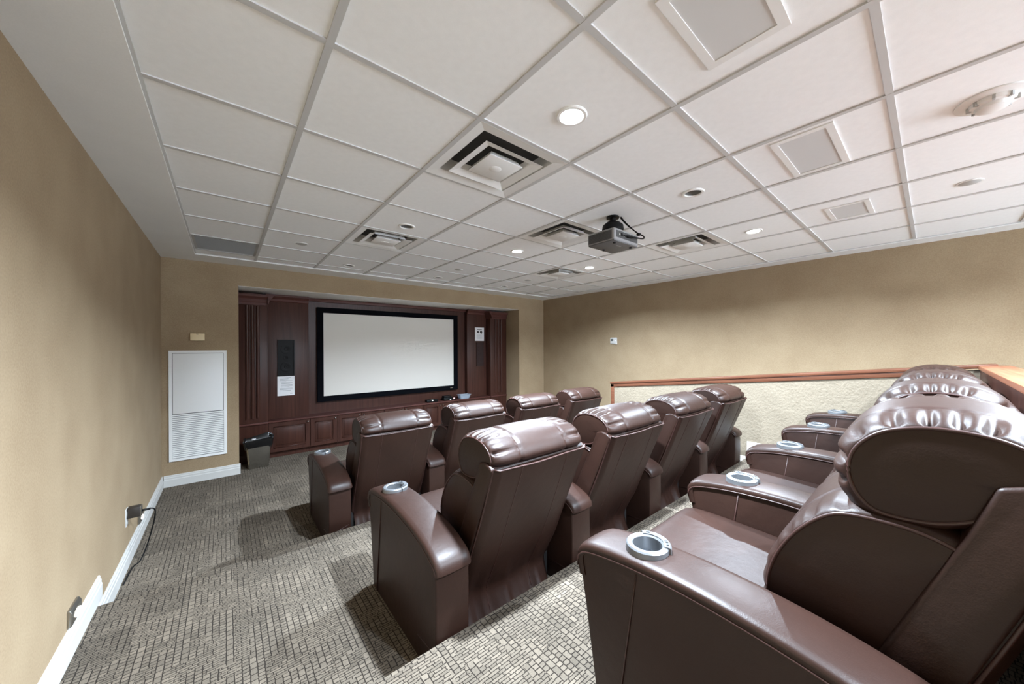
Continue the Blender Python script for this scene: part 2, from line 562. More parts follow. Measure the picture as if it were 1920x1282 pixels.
# ------------------------------------------------------------------ air diffusers
def square_ring(a0, z0, a1, z1, th=.003):
    """sloping square ring from half size a0 at z0 to a1 at z1"""
    bm = bmesh.new()
    def ring(a, z):
        return [bm.verts.new((sx * a, sy * a, z)) for sx, sy in ((-1, -1), (1, -1), (1, 1), (-1, 1))]
    A, B, C2, D = ring(a0, z0), ring(a1, z1), ring(a1 - th, z1 + th), ring(a0 - th, z0 + th)
    for P, Q in ((A, B), (B, C2), (C2, D), (D, A)):
        for k in range(4):
            bm.faces.new((P[k], P[(k + 1) % 4], Q[(k + 1) % 4], Q[k]))
    return finish(bm)
flange_me = square_ring(.298, -.004, .236, .006)
bm = bmesh.new()
for a, b, c, d in ((-.238, .238, -.238, -.234), (-.238, .238, .234, .238), (-.238, -.234, -.234, .234), (.234, .238, -.234, .234)):
    bmbox(bm, a, b, c, d, .006, .085)
throat_me = finish(bm)
duct_me = box_me(-.238, .238, -.238, .238, .085, .09)
cone_me = square_ring(.196, -.012, .146, .004, .004)
cone2_me = square_ring(.146, .004, .138, .03, .003)
plate2 = box_me(-.112, .112, -.112, .112, -.014, -.010, bev=.0015)
skirt_me = square_ring(.112, -.010, .09, .02)
hub_me = lathe_me([(0, -.019), (.028, -.019), (.036, -.014), (0, -.013)], 28)
dlab = ['square white air diffuser nearest the camera, largest in the ceiling', 'square white air diffuser at front left near the screen wall',
        'square white air diffuser just left of the projector', 'square white air diffuser just right of the projector', 'small-looking square air diffuser farthest off near the right corner']
for (i, j), lab in zip(DIFF, dlab):
    x0, x1, y0, y1 = cell(i, j)
    e = tag(empty('air_diffuser', ((x0 + x1) / 2, (y0 + y1) / 2, H)), lab, 'air diffuser', 'ceiling air diffusers')
    link('flange', flange_me, M['white'], e)
    link('throat', throat_me, M['white'], e)
    link('duct_shade', duct_me, M['duct_shade'], e)  # plate closing the throat, interior shade put into its colour
    cr = link('cone_ring', cone_me, M['white'], e)
    link('cone_neck', cone2_me, M['white'], cr)
    c = link('centre_plate', plate2, M['white'], e)
    link('plate_skirt', skirt_me, M['white'], c)
    link('hub', hub_me, M['white'], c)

# ------------------------------------------------------------------ ceiling speakers
for (x, y, w), lab in zip([(1.74, -.915, .34), (2.965, -.91, .47), (4.23, -.918, .33)],
                          ['grey rectangular ceiling speaker grille cut by the top edge of the picture', 'grey rectangular ceiling speaker grille in a white frame, middle of three', 'grey rectangular ceiling speaker grille nearest the right wall']):
    e = tag(empty('ceiling_speaker', (x, y, H + .003)), lab, 'speaker', 'ceiling speakers over the back row')
    hw, hh, f = w / 2, .095, .03
    bm = bmesh.new()
    for b in ((-hw - f, hw + f, -hh - f, -hh), (-hw - f, hw + f, hh, hh + f), (-hw - f, -hw, -hh, hh), (hw, hw + f, -hh, hh)):
        bmbox(bm, *b, -.007, 0)
    link('frame', finish(bm), M['white'], e)
    link('grille', box_me(-hw, hw, -hh, hh, -.0035, -.0005), M['grille'], e)

# return air grille in the front-left cell
x0, x1, y0, y1 = cell(*RET)
e = tag(empty('return_grille', ((x0 + x1) / 2, (y0 + y1) / 2, H + .002)), 'grey slatted return air grille in the ceiling corner by the left wall', 'air grille')
hx, hy = (x1 - x0) / 2, (y1 - y0) / 2
bm = bmesh.new()
for b in ((-hx, hx, -hy, -hy + .02), (-hx, hx, hy - .02, hy), (-hx, -hx + .02, -hy, hy), (hx - .02, hx, -hy, hy)):
    bmbox(bm, *b, -.002, .012)
link('frame', finish(bm), M['louver'], e)
sl = extrude_me([(-.002, 0), (.0, -.001), (.012, .011), (.010, .012)], 'X', -hx + .02, hx - .02, smooth=None)
n = 30
for k in range(n):
    link('slat', sl, M['louver'], e, (0, -hy + .022 + k * (2 * hy - .05) / n, 0))
link('backing', box_me(-hx, hx, -hy, hy, .014, .018), M['grey_in'], e)

# smoke detector
e = tag(empty('smoke_detector', (3.03, -1.5, H + .003)), 'white round smoke detector on the ceiling at the right picture edge', 'smoke detector')
link('base_plate', lathe_me([(0, 0), (.105, 0), (.105, -.006), (.098, -.010), (0, -.010)], 40), M['white'], e)
link('head', lathe_me([(0, -.05), (.03, -.05), (.045, -.042), (.05, -.03), (.062, -.025), (.065, -.010), (0, -.010)], 40), M['white'], e)
for k in range(8):
    t = k * math.pi / 4
    link('vent_fin', box_me(-.004, .004, -.008, .008, -.03, -.012), M['louver'], e, None)
    fin = e.children[-1]; fin.location = (.062 * math.cos(t), .062 * math.sin(t), 0); fin.rotation_euler = (0, 0, t + math.pi / 2)

# ------------------------------------------------------------------ projector on its mount
e = tag(empty('projector', (2.925, .335, 2.36)), 'grey ceiling projector hanging from a black mount with cables', 'projector')
bw, bd, bh = .165, .128, .10
body = link('body', box_me(-bw, bw, -bd, bd, .006, bh, bev=.016, seg=4), M['projs'], e)
link('bottom_plate', box_me(-bw + .006, bw - .006, -bd + .006, bd - .006, 0, .012, bev=.004), M['projb'], e)
link('side_panel', box_me(-bw - .0015, -bw + .004, -bd + .024, bd - .018, .016, bh - .016), M['projd'], e)
for k in range(9):
    link('vent_slat', box_me(-bw - .005, -bw, -bd + .026, bd - .02, .019 + k * .0075, .0225 + k * .0075), M['projb'], e)
link('connector_panel', box_me(-bw + .024, bw - .02, -bd - .002, -bd + .004, .028, bh - .02), M['projd'], e)
for k, x in enumerate((-.10, -.07, -.035, .0, .03)):
    c = link('port', box_me(x - .009, x + .009, -bd - .006, -bd, .045, .062 + .006 * (k % 2), bev=.002), M['blackp'] if k % 2 else M['steel'], e)
link('badge', box_me(-.03, .03, -.06, -.045, -.001, .002), M['projs'], e)
me = lathe_me([(.0, 0), (.028, 0), (.034, .02), (.034, .03), (0, .03)], 28)
ln = link('lens', me, M['blackp'], e, (.05, bd + .012, .055)); ln.rotation_euler = (math.pi / 2, 0, 0)
for sx, sy in ((-.11, -.09), (.11, -.09), (0, .09)):
    link('foot', lathe_me([(0, -.010), (.010, -.010), (.012, 0), (0, 0)], 16), M['blackp'], e, (sx, sy, 0))
mt = link('mount_plate', box_me(-.09, .09, -.07, .07, bh + .004, bh + .012, bev=.003), M['blackp'], e)
for sx in (-1, 1):
    for sy in (-1, 1):
        link('mount_arm', tube_me([(0, 0, bh + .012), (sx * .07, sy * .06, bh + .012), (sx * .11, sy * .09, bh + .001)], .007), M['blackp'], e)
link('swivel', lathe_me([(0, bh + .01), (.07, bh + .012), (.086, bh + .04), (.08, bh + .075), (.05, bh + .10), (0, bh + .105)], 28), M['blackp'], e)
link('stem', lathe_me([(.024, bh + .06), (.024, H - 2.36 - .012), (.05, H - 2.36 - .012), (.05, H - 2.36), (0, H - 2.36)], 24), M['blackp'], e)
zt = H - 2.36
for k, (dx, dy) in enumerate(((0, 0), (.012, .01))):
    pts = spline([(.05 + dx, -.04 + dy, zt), (.09 + dx, -.07 + dy, .19), (.155 + dx, -.12, .12), (.175 + dx * .5, -.165, .085), (.15, -.175, .058), (.06 - .05 * k, -.155, .052), (.0 - .05 * k, -bd - .004, .053)], 36)
    link('cable', tube_me(pts, .005), M['blackp'], e)
link('cable_plug', box_me(-.008, .05, -bd - .022, -bd - .003, .045, .062, bev=.004), M['blackp'], e)
link('cable_tie', lathe_me([(.018, -.006), (.018, .006), (.010, .006), (.010, -.006), (.018, -.006)], 16), M['blackp'], e, (.165, -.13, .105))

# ------------------------------------------------------------------ baseboards
def base_prof(h):
    return [(0, 0), (.016, 0), (.016, h * .60), (.013, h * .66), (.013, h * .80), (.009, h * .86), (.009, h * .94), (.005, h), (0, h)]
BH = .128
def baseboard(name, p, h, z, axis, a, b, flip=1, off=0):
    poly = [(off + flip * d, z + q) for d, q in base_prof(h)]
    if axis == 'Y':    # runs along Y, profile in x,z
        me = extrude_me(poly, 'Y', a, b, smooth=None)
    else:
        me = extrude_me([(u, v) for u, v in poly], 'X', a, b, smooth=None)
    return struct(link(name, me, M['trimw'], p))
baseboard('baseboard_left', None, BH, 0, 'Y', R1Y + .002, FY, 1, 0)
baseboard('baseboard_left_step', None, BH - .004, R1Z, 'Y', R2Y + .002, R1Y + .09, 1, 0)
baseboard('baseboard_left_top', None, BH - .004, R2Z, 'Y', BY, R2Y + .06, 1, 0)
baseboard('baseboard_front', None, BH, 0, 'X', .017, OX0 + .012, -1, FY)
baseboard('baseboard_right_front', None, BH, 0, 'X', OX1 - .01, RX, -1, FY)
baseboard('baseboard_right', None, BH, 0, 'Y', 1.95, FY, -1, RX)

# ------------------------------------------------------------------ side half wall with its cap, rear half wall
def capz(y):
    return 1.013 + (1.88 - y) * (1.39 - 1.013) / (1.88 + 1.45)
KF = 1.88
me = extrude_me([(KF, 0), (KF, capz(KF) - .045), (-1.66, capz(-1.66) - .045), (-1.66, 0)], 'X', KX, KX + .12, smooth=None)
hw_ = struct(link('wall_half_side', me, M['cream']))
struct(link('trim_cap_side', extrude_me([(KF + .02, capz(KF) - .030), (KF + .02, capz(KF)), (-1.66, capz(-1.66)), (-1.66, capz(-1.66) - .030)], 'X', KX - .022, KX + .142, bev=.006), M['cap']))
struct(link('trim_apron_side', extrude_me([(KF + .012, capz(KF) - .075), (KF + .012, capz(KF) - .030), (-1.5, capz(-1.5) - .030), (-1.5, capz(-1.5) - .075)], 'X', KX - .012, KX, bev=.003), M['cap']))
struct(link('trim_end_side', box_me(KX - .012, KX + .132, KF - .045, KF + .012, 0.0, capz(KF) - .03, bev=.004), M['cap']))
baseboard('baseboard_half_side', None, BH, R1Z, 'Y', R2Y, R1Y, -1, KX)
baseboard('baseboard_half_top', None, BH, R2Z, 'Y', -1.5, R2Y + .05, -1, KX)
CZ = capz(-1.5)
struct(box('wall_half_rear', (1.55, KX, -1.70, -1.575, 0, CZ - .03), M['wood']))
struct(box('trim_cap_rear', (1.53, KX + .142, -1.735, -1.565, CZ - .03, CZ + .002), M['capx'], bev=.006))

# ------------------------------------------------------------------ screen recess: panelling, cabinets
struct(box('wall_screen', (OX0 - .1, OX1 + .1, DC, DC + .1, -.12, OZ1 + .1), M['wood']))
struct(box('trim_counter_back', (1.52, 4.33, DP, DC, .0, .53), M['woodh']))
def panel(name, x0, x1):
    return struct(box(name, (x0, x1, DP, DC, 0, OZ1 - .004), M['wood'], bev=.003))
panel('wall_panel_left', OX0, 1.52)
panel('wall_panel_right', 4.33, OX1)
struct(box('trim_screen_cornice', (1.52, 4.33, DC - .05, DC, OZ1 - .055, OZ1 - .004), M['woodh'], bev=.004))
for nm, a, b, s in (('trim_crown_left', OX0 + .315, 1.52, 1), ('trim_crown_right', 4.33, OX1 - .42, -1)):
    struct(link(nm, extrude_me([(DP, 2.235), (DP - .012, 2.245), (DP - .02, 2.275), (DP - .055, 2.31), (DP - .06, OZ1 - .004), (DP, OZ1 - .004)], 'X', a, b, smooth=None), M['woodh']))
def pilaster(name, x0, x1, label):
    f = DF - .02
    p = struct(box(name, (x0, x1, f, DP, .0, 2.20), M['wood'], bev=.004)); p['label'] = label
    w = x1 - x0
    for cx in (x0 + w * .30, x0 + w * .48, x0 + w * .66):
        bm = bmesh.new()
        bmesh.ops.create_cone(bm, cap_ends=True, segments=16, radius1=.020, radius2=.020, depth=1.55, matrix=Matrix.Translation((cx, f - .002, 1.37)))
        link('reed', finish(bm, 40), M['wood'], p)
    link('plinth', box_me(x0 - .008, x1 + .008, f - .016, DP, 0, .11, bev=.004), M['wood'], p)
    link('capital', extrude_me([(DP, 2.16), (f - .01, 2.16), (f - .012, 2.19), (f - .02, 2.20), (f - .028, 2.235), (f - .06, 2.27), (f - .066, 2.30), (DP, 2.30)], 'X', x0 - .0, x1 + .0, smooth=None), M['woodh'], p)
    return p
pl = pilaster('trim_pilaster_left', OX0 + .001, 1.0, 'reeded dark wood pilaster left of the screen')
link('capital_return', extrude_me([(1.0, 2.16), (1.012, 2.19), (1.028, 2.235), (1.06, 2.27), (1.066, 2.30), (1.0, 2.30)], 'Y', DF - .086, DP, smooth=None), M['woodh'], pl)
pr_ = pilaster('trim_pilaster_right', 4.80, OX1 - .001, 'reeded dark wood pilaster right of the screen')
link('capital_return', extrude_me([(4.80, 2.16), (4.788, 2.19), (4.772, 2.235), (4.74, 2.27), (4.734, 2.30), (4.80, 2.30)], 'Y', DF - .086, DP, smooth=None), M['woodh'], pr_)

ct = tag(box('counter_top', (1.002, 4.798, DF - .025, DP - .001, .505, .53), M['woodh'], bev=.004), 'long dark wood counter top under the projection screen', 'counter')
# narrow ledge on the pilasters, in line with the counter
for p, a, b in ((pl, OX0 + .001, 1.0), (pr_, 4.80, OX1 - .001)):
    link('ledge', box_me(a, b, DF - .042, DF - .018, .505, .53, bev=.004), M['woodh'], p)
units = [((1.002, 1.515), [('R', 1.002, 1.515)], 'dark wood low cabinet with one wide door beside the trash can'),
         ((1.515, 1.885), [('R', 1.515, 1.885)], 'dark wood low cabinet with one narrow door, second from the trash can'),
         ((1.885, 2.60), [('R', 1.885, 2.24), ('L', 2.24, 2.60)], 'dark wood double-door low cabinet below the left half of the screen'),
         ((2.60, 3.30), [('R', 2.60, 2.95), ('L', 2.95, 3.30)], 'dark wood double-door low cabinet below the middle of the screen'),
         ((3.30, 4.02), [('R', 3.30, 3.66), ('L', 3.66, 4.02)], 'dark wood double-door low cabinet below the right end of the screen'),
         ((4.02, 4.798), [('R', 4.02, 4.41), ('L', 4.41, 4.798)], 'dark wood double-door low cabinet beside the right pilaster')]
for (a, b), doors, lab in units:
    e = tag(empty('media_cabinet', ((a + b) / 2, DF + .08, 0)), lab, 'cabinet', 'low cabinets under the screen')
    ox, oy = -(a + b) / 2, -(DF + .08)
    link('carcass', box_me(a + ox + .001, b + ox - .001, .002 - .08 + .02, .14, .07, .504), M['wood'], e)
    link('toe_kick', box_me(a + ox + .001, b + ox - .001, -.03, .14, 0, .07), M['wood'], e)
    for side, p, q in doors:
        x0, x1 = p + ox + .004, q + ox - .004
        d = link('door', box_me(x0, x1, -.075, -.061, .085, .50, bev=.003), M['wood'], e)
        fr = .058
        bm = bmesh.new()
        for bb in ((x0, x1, .442, .50), (x0, x1, .085, .142), (x0, x0 + fr, .142, .442), (x1 - fr, x1, .142, .442)):
            bmbox(bm, bb[0], bb[1], -.088, -.074, bb[2], bb[3])
        link('door_frame', finish(bm), M['wood'], d)
        mo = [(x0 + fr, .142), (x1 - fr, .142), (x1 - fr, .442), (x0 + fr, .442)]
        link('moulding', tube_me([(x, -.082, z) for x, z in mo], .009, 8, closed=True), M['wood'], d)
        link('raised_panel', box_me(x0 + fr + .03, x1 - fr - .03, -.083, -.074, .175, .41, bev=.004), M['wood'], d)
        kx = x1 - .028 if side == 'R' else x0 + .028
        kb = link('knob', lathe_me([(0, .024), (.009, .022), (.012, .016), (.006, .008), (.005, 0), (0, 0)], 20), M['steel'], d, (kx, -.088, .468))
        kb.rotation_euler = (math.pi / 2, 0, 0)

# projection screen
e = tag(empty('projection_screen', (2.89, DC - .028, .71)), 'wide grey projection screen in a black velvet frame', 'projection screen')
sw, sh, fr = 1.245, 1.49, .085
link('screen_fabric', box_me(-sw + fr, sw - fr, -.006, .004, fr, sh - fr), M['screen'], e)
bm = bmesh.new()
for b in ((-sw, sw, 0, fr), (-sw, sw, sh - fr, sh), (-sw, -sw + fr, fr, sh - fr), (sw - fr, sw, fr, sh - fr)):
    bmbox(bm, b[0], b[1], -.03, .027, b[2], b[3])
link('frame', finish(bm), M['black'], e)
lg = link('maker_badge', box_me(-.03, .03, -.0315, -.0295, -.006, .006), M['steel'], e, (1.1, 0, .04))

# speakers in the side panels
def speaker(x0, x1, z0, z1, lab, mf, mg):
    e = tag(empty('wall_speaker', ((x0 + x1) / 2, DP, z0)), lab, 'speaker')
    hw, h = (x1 - x0) / 2, z1 - z0
    bm = bmesh.new()
    t = .016
    for b in ((-hw, hw, 0, t), (-hw, hw, h - t, h), (-hw, -hw + t, t, h - t), (hw - t, hw, t, h - t)):
        bmbox(bm, b[0], b[1], -.02, 0, b[2], b[3])
    link('bezel', finish(bm), mf, e)
    link('baffle', box_me(-hw + t, hw - t, -.006, 0, t, h - t), mg, e)
    for zc, r in ((h * .24, hw * .66), (h * .74, hw * .66), (h * .5, hw * .34)):
        c = link('driver', lathe_me([(0, .006), (r * .3, .009), (r * .34, .004), (r * .85, .009), (r, .008), (r, 0), (0, 0)], 28), mg, e, (0, -.006, zc))
        c.rotation_euler = (math.pi / 2, 0, 0)
    return e
speaker(1.127, 1.337, 1.152, 1.683, 'black rectangular speaker recessed in the wood panel left of the screen', M['blackp'], M['blackp'])
speaker(4.55, 4.725, 1.16, 1.66, 'dark brown speaker recessed in the wood panel right of the screen', M['woodspk'], M['woodspk'])

# notices
e = tag(empty('paper_notice', (1.23, DP, .86)), 'white printed notice taped below the black speaker', 'notice')
link('sheet', box_me(-.106, .106, -.0035, -.0015, 0, .285), M['paper'], e)
for k, (z, x0, x1) in enumerate([(.262, -.08, .06), (.246, -.08, .03), (.222, -.08, .08), (.206, -.08, .0), (.19, -.06, .08), (.174, -.06, .05), (.158, -.06, .08), (.142, -.06, .08), (.126, -.06, .04), (.106, -.08, .08), (.09, -.08, .08), (.074, -.08, .06)]):
    link('print_line', box_me(x0, x1, -.0042, -.0036, z - .0022, z + .0022), M['ink'], e)
link('print_line', box_me(.05, .088, -.0042, -.0036, .026, .032), M['inkd'], e)
e = tag(empty('framed_sign', (4.63, DP, 1.69)), 'white sign with two dark pictures above the brown speaker', 'sign')
link('sheet', box_me(-.112, .112, -.006, -.0015, 0, .283), M['paper'], e)
link('print_line', box_me(-.06, .06, -.0068, -.0061, .232, .244), M['inkd'], e)
def blob(pts):
    return extrude_me(pts, 'Y', -.0068, -.0061, smooth=None)
link('picture', blob([(-.065, .175), (-.05, .165), (-.03, .17), (-.012, .155), (-.008, .18), (-.02, .21), (-.045, .205), (-.065, .215)]), M['inkd'], e)
link('picture', blob([(.008, .17), (.03, .158), (.062, .155), (.068, .185), (.06, .21), (.035, .214), (.014, .205)]), M['inkd'], e)
for k in range(7):
    link('print_line', box_me(-.07, .07 - .03 * (k % 3 == 2), -.0068, -.0061, .135 - k * .015, .1385 - k * .015), M['ink'], e)

# trash can with liner
e = tag(empty('trash_can', (.875, 4.46, 0)), 'stainless steel trash can with a black bin liner by the left pilaster', 'trash can')
def rrect(hx, hy, r, n=6):
    out = []
    for cx, cy, a in ((hx - r, hy - r, 0), (-hx + r, hy - r, 90), (-hx + r, -hy + r, 180), (hx - r, -hy + r, 270)):
        for k in range(n + 1):
            t = math.radians(a + 90 * k / n)
            out.append((cx + r * math.cos(t), cy + r * math.sin(t)))
    return out
def loft(rings, caps=(True, True), smooth=40):
    bm = bmesh.new()
    V = [[bm.verts.new(p) for p in r] for r in rings]
    for A, B in zip(V, V[1:]):
        for k in range(len(A)):
            bm.faces.new((A[k], A[(k + 1) % len(A)], B[(k + 1) % len(B)], B[k]))
    if caps[0]:
        bm.faces.new(V[0])
    if caps[1]:
        bm.faces.new(V[-1])
    return finish(bm, smooth)
rings = []
for z, hx, hy in ((0, .105, .085), (.01, .108, .088), (.34, .135, .112), (.345, .135, .112), (.345, .130, .107), (.03, .10, .08)):
    rings.append([(x, y, z) for x, y in rrect(hx, hy, .03)])
link('bin_body', loft(rings), M['steel'], e)
rng = random.Random(9)
rings = []
nn = len(rrect(.1, .1, .03))
jag = [rng.uniform(-.018, .022) for _ in range(nn)]
jg2 = [rng.uniform(-.008, .010) for _ in range(nn)]
for q, (z, hx, hy, amp) in enumerate(((.13, .105, .085, 0), (.32, .125, .102, .2), (.372, .140, .116, .8), (.385, .150, .126, .9), (.368, .158, .134, .9), (.32, .150, .126, 1.), (.275, .142, .118, 1.5))):
    r = rrect(hx, hy, .03)
    rings.append([(x * (1 + jg2[k] * 4 * amp), y * (1 + jg2[(k * 3) % nn] * 4 * amp), z + jag[k] * amp + (.02 * amp * x / .15 if q > 1 else 0) - (.03 * (x + .05) / .15 if q == 6 else 0)) for k, (x, y) in enumerate(r)])
link('bin_liner', loft(rings, (True, False)), M['bag'], e)
link('litter', box_me(-.07, -.02, -.04, .04, .30, .37, bev=.01), M['paper'], e)

# things on the counter
CT = .53
e = tag(empty('media_player', (3.50, 4.80, CT)), 'small black box with a white light on the counter, left of three', 'media player')
link('case', box_me(-.11, .11, -.05, .05, .004, .05, bev=.006), M['blackp'], e)
link('status_light', box_me(-.012, .012, -.052, -.049, .03, .042), M['led_white'], e)
link('dial', lathe_me([(0, .012), (.012, .01), (.013, 0), (0, 0)], 18), M['steel'], e, (.0, 0, .05))
for s in (-1, 1):
    link('foot', lathe_me([(0, 0), (.012, 0), (.012, .005), (0, .005)], 14), M['blackp'], e, (s * .08, 0, 0))
e = tag(empty('control_box', (3.86, 4.80, CT)), 'black electronics box with a red light on the counter below the screen corner', 'electronics')
link('case', box_me(-.13, .13, -.06, .06, .004, .055, bev=.006), M['blackp'], e)
link('top_unit', box_me(-.12, .03, -.05, .05, .055, .09, bev=.006), M['blackp'], e)
link('red_light', box_me(.07, .10, -.062, -.059, .022, .045), M['led_red'], e)
link('white_light', box_me(.0, .018, -.062, -.059, .016, .026), M['led_white'], e)
link('tray_slot', box_me(-.10, -.03, -.0615, -.059, .03, .034), M['steel'], e)
e = tag(empty('plastic_tub', (4.20, 4.795, CT)), 'clear pale blue plastic tub on the counter right of the screen', 'tub')
rings = []
for z, hx, hy in ((0, .10, .05), (.075, .125, .065), (.08, .14, .075), (.083, .14, .075), (.083, .122, .062), (.005, .097, .047)):
    rings.append([(x, y, z) for x, y in rrect(hx, hy, .02)])
link('tub_body', loft(rings), M['clear'], e)
for k in range(4):
    o = link('folded_glasses', box_me(-.08, .08, -.035, .035, 0, .012, bev=.004), M['ink'], e, (.004 * (k % 2), 0, .01 + .016 * k))

# ------------------------------------------------------------------ access panel and sensor on the front wall
e = tag(empty('access_panel', (.31, FY, .28)), 'tall white wall panel with louvered lower part on the front wall', 'vent panel')
hw, ph, t = .25, 1.257, .028
bm = bmesh.new()
for b in ((-hw, hw, 0, t), (-hw, hw, ph - t, ph), (-hw, -hw + t, t, ph - t), (hw - t, hw, t, ph - t)):
    bmbox(bm, b[0], b[1], -.014, 0, b[2], b[3])
link('frame', finish(bm), M['white'], e)
link('backing', box_me(-hw + t, hw - t, -.002, 0, t, ph - t), M['duct_shade'], e)  # shade between the slats is painted into this backing
link('door', box_me(-hw + t + .004, hw - t - .004, -.011, -.002, .535, ph - t - .004, bev=.002), M['white'], e)
lv = extrude_me([(-.003, .002), (-.012, -.002), (-.012, .010), (-.010, .0125), (-.003, .0145)], 'X', -hw + t + .001, hw - t - .001, smooth=None)
for k in range(23):
    link('louver_slat', lv, M['white'], e, (0, 0, t + .008 + k * .0217))
e = tag(empty('wall_sensor', (.30, FY, 1.655)), 'small almond sensor box above the white wall panel', 'sensor')
link('case', box_me(-.062, .062, -.03, 0, 0, .085, bev=.006), M['almond'], e)
link('tab', box_me(-.01, .01, -.0315, -.029, .07, .078), M['inkd'], e)
link('cover_seam', box_me(-.063, .063, -.018, -.015, .001, .084), M['almond'], e)

# thermostat on right wall
e = tag(empty('thermostat', (RX, 2.427, 1.61)), 'white thermostat with a small grey display on the right wall', 'thermostat')
link('case', box_me(-.026, 0, -.07, .07, 0, .11, bev=.008), M['trimw'], e)
link('display', box_me(-.0275, -.025, 0.0, .048, .05, .085), M['lcd'], e)
link('button', box_me(-.028, -.025, -.052, -.035, .045, .065, bev=.001), M['white'], e)
link('lower_lip', box_me(-.024, 0, -.07, -.03, -.012, 0.006, bev=.004), M['trimw'], e)

# outlet with adapter and cord on left wall
e = tag(empty('wall_outlet', (0, 2.435, .29)), 'white outlet plate low on the left wall', 'outlet')
link('plate', box_me(0, .006, -.036, .036, 0, .125, bev=.002), M['trimw'], e)
for z in (.035, .09):
    s = link('socket', box_me(.005, .009, -.017, .017, z - .016, z + .016, bev=.002), M['trimw'], e)
    for yy in (-.007, .007):
        link('slot', box_me(.0088, .0095, yy - .001, yy + .001, z - .004, z + .006), M['blackp'], s)
e = tag(empty('power_adapter', (.0095, 2.445, .355)), 'dark plug-in power adapter with a black cord trailing to the carpet', 'adapter')
link('case', box_me(.0, .062, -.032, .03, -.012, .062, bev=.005), M['plug'], e)
link('face', box_me(.060, .068, -.03, .028, -.010, .060, bev=.003), M['nickel'], e)
pts = spline([(.066, .0, .022), (.085, .01, .018), (.115, .02, .016), (.132, .03, -.01), (.125, .03, -.09), (.105, .015, -.19), (.085, .0, -.27), (.06, -.03, -.335), (.03, -.07, -.349), (.02, -.30, -.349)], 60)
link('cord', tube_me(pts, .0045), M['blackp'], e)
link('strain_relief', tube_me([(.064, 0, .022), (.085, .01, .018), (.108, .018, .0165)], .008), M['blackp'], e)

# step lights
for (y, z), lab in zip([(1.265, R1Z + BH + .004), (2.93, BH + .004)], ['lit step light on the left wall nearest the camera, above the raised baseboard', 'lit step light on the left wall beyond the outlet']):
    e = tag(empty('step_light', (0, y, z)), lab, 'step light', 'step lights on the left wall')
    link('housing', extrude_me([(0, 0), (.010, 0), (.018, .012), (.018, .062), (.010, .078), (0, .078)], 'Y', -.065, .065, bev=.003), M['nickel'], e)
    rings = []
    lp = [(.018, .04 * math.cos(a), .037 + .014 * math.sin(a)) for a in (2 * math.pi * k / 24 for k in range(24))]
    rings = [lp, [(x + .004, y_, z_) for x, y_, z_ in lp], [(x + .006, y_ * .8, .037 + (z_ - .037) * .8) for x, y_, z_ in lp]]
    link('lens', loft(rings), M['glow'], e)

# ------------------------------------------------------------------ recliners
# local frame: x right, y towards the screen, z up; profile points are (o, z): o = distance behind the front of the arm
def Y(o):
    return .45 - o
AWID, BAY, PITCH = .166, .668, .84
PIV = (Y(.62), .30)            # hinge of the back

def prof_pts(pts):
    return [(Y(o), z) for o, z in pts]

def sweep_pad(path, cs, n=40):
    """cross-section cs [(x, d)] swept along path [(y,z)] (in the YZ plane); d is the height along the outward normal"""
    P = spline([(y, z, 0) for y, z in path], n)
    bm = bmesh.new()
    rows = []
    for i, p in enumerate(P):
        a, b = P[max(i - 1, 0)], P[min(i + 1, n - 1)]
        t = (b - a).normalized()
        nrm = Vector((t.y, -t.x))      # path runs front to back (decreasing y): outward normal is up
        nrm = -nrm if nrm.y < 0 and abs(t.x) > .3 else nrm
        rows.append([bm.verts.new((x, p.x + nrm.x * d, p.y + nrm.y * d)) for x, d in cs])
    for A, B in zip(rows, rows[1:]):
        for k in range(len(A) - 1):
            bm.faces.new((A[k], A[k + 1], B[k + 1], B[k]))
        bm.faces.new((A[-1], A[0], B[0], B[-1]))
    bm.faces.new(rows[0]); bm.faces.new(rows[-1])
    return finish(bm, 50)

def boolean_cut(me, cx, cy, z0, r):
    ob = bpy.data.objects.new('tmp', me)
    COL.objects.link(ob)
    bm = bmesh.new()
    bmesh.ops.create_cone(bm, cap_ends=True, segments=40, radius1=r, radius2=r, depth=.4, matrix=Matrix.Translation((cx, cy, z0 + .2)))
    c = bpy.data.objects.new('tmpc', finish(bm))
    COL.objects.link(c)
    md = ob.modifiers.new('b', 'BOOLEAN'); md.object = c; md.operation = 'DIFFERENCE'; md.solver = 'EXACT'
    dg = bpy.context.evaluated_depsgraph_get()
    out = bpy.data.meshes.new_from_object(ob.evaluated_get(dg))
    bpy.data.objects.remove(ob); bpy.data.objects.remove(c)
    return out

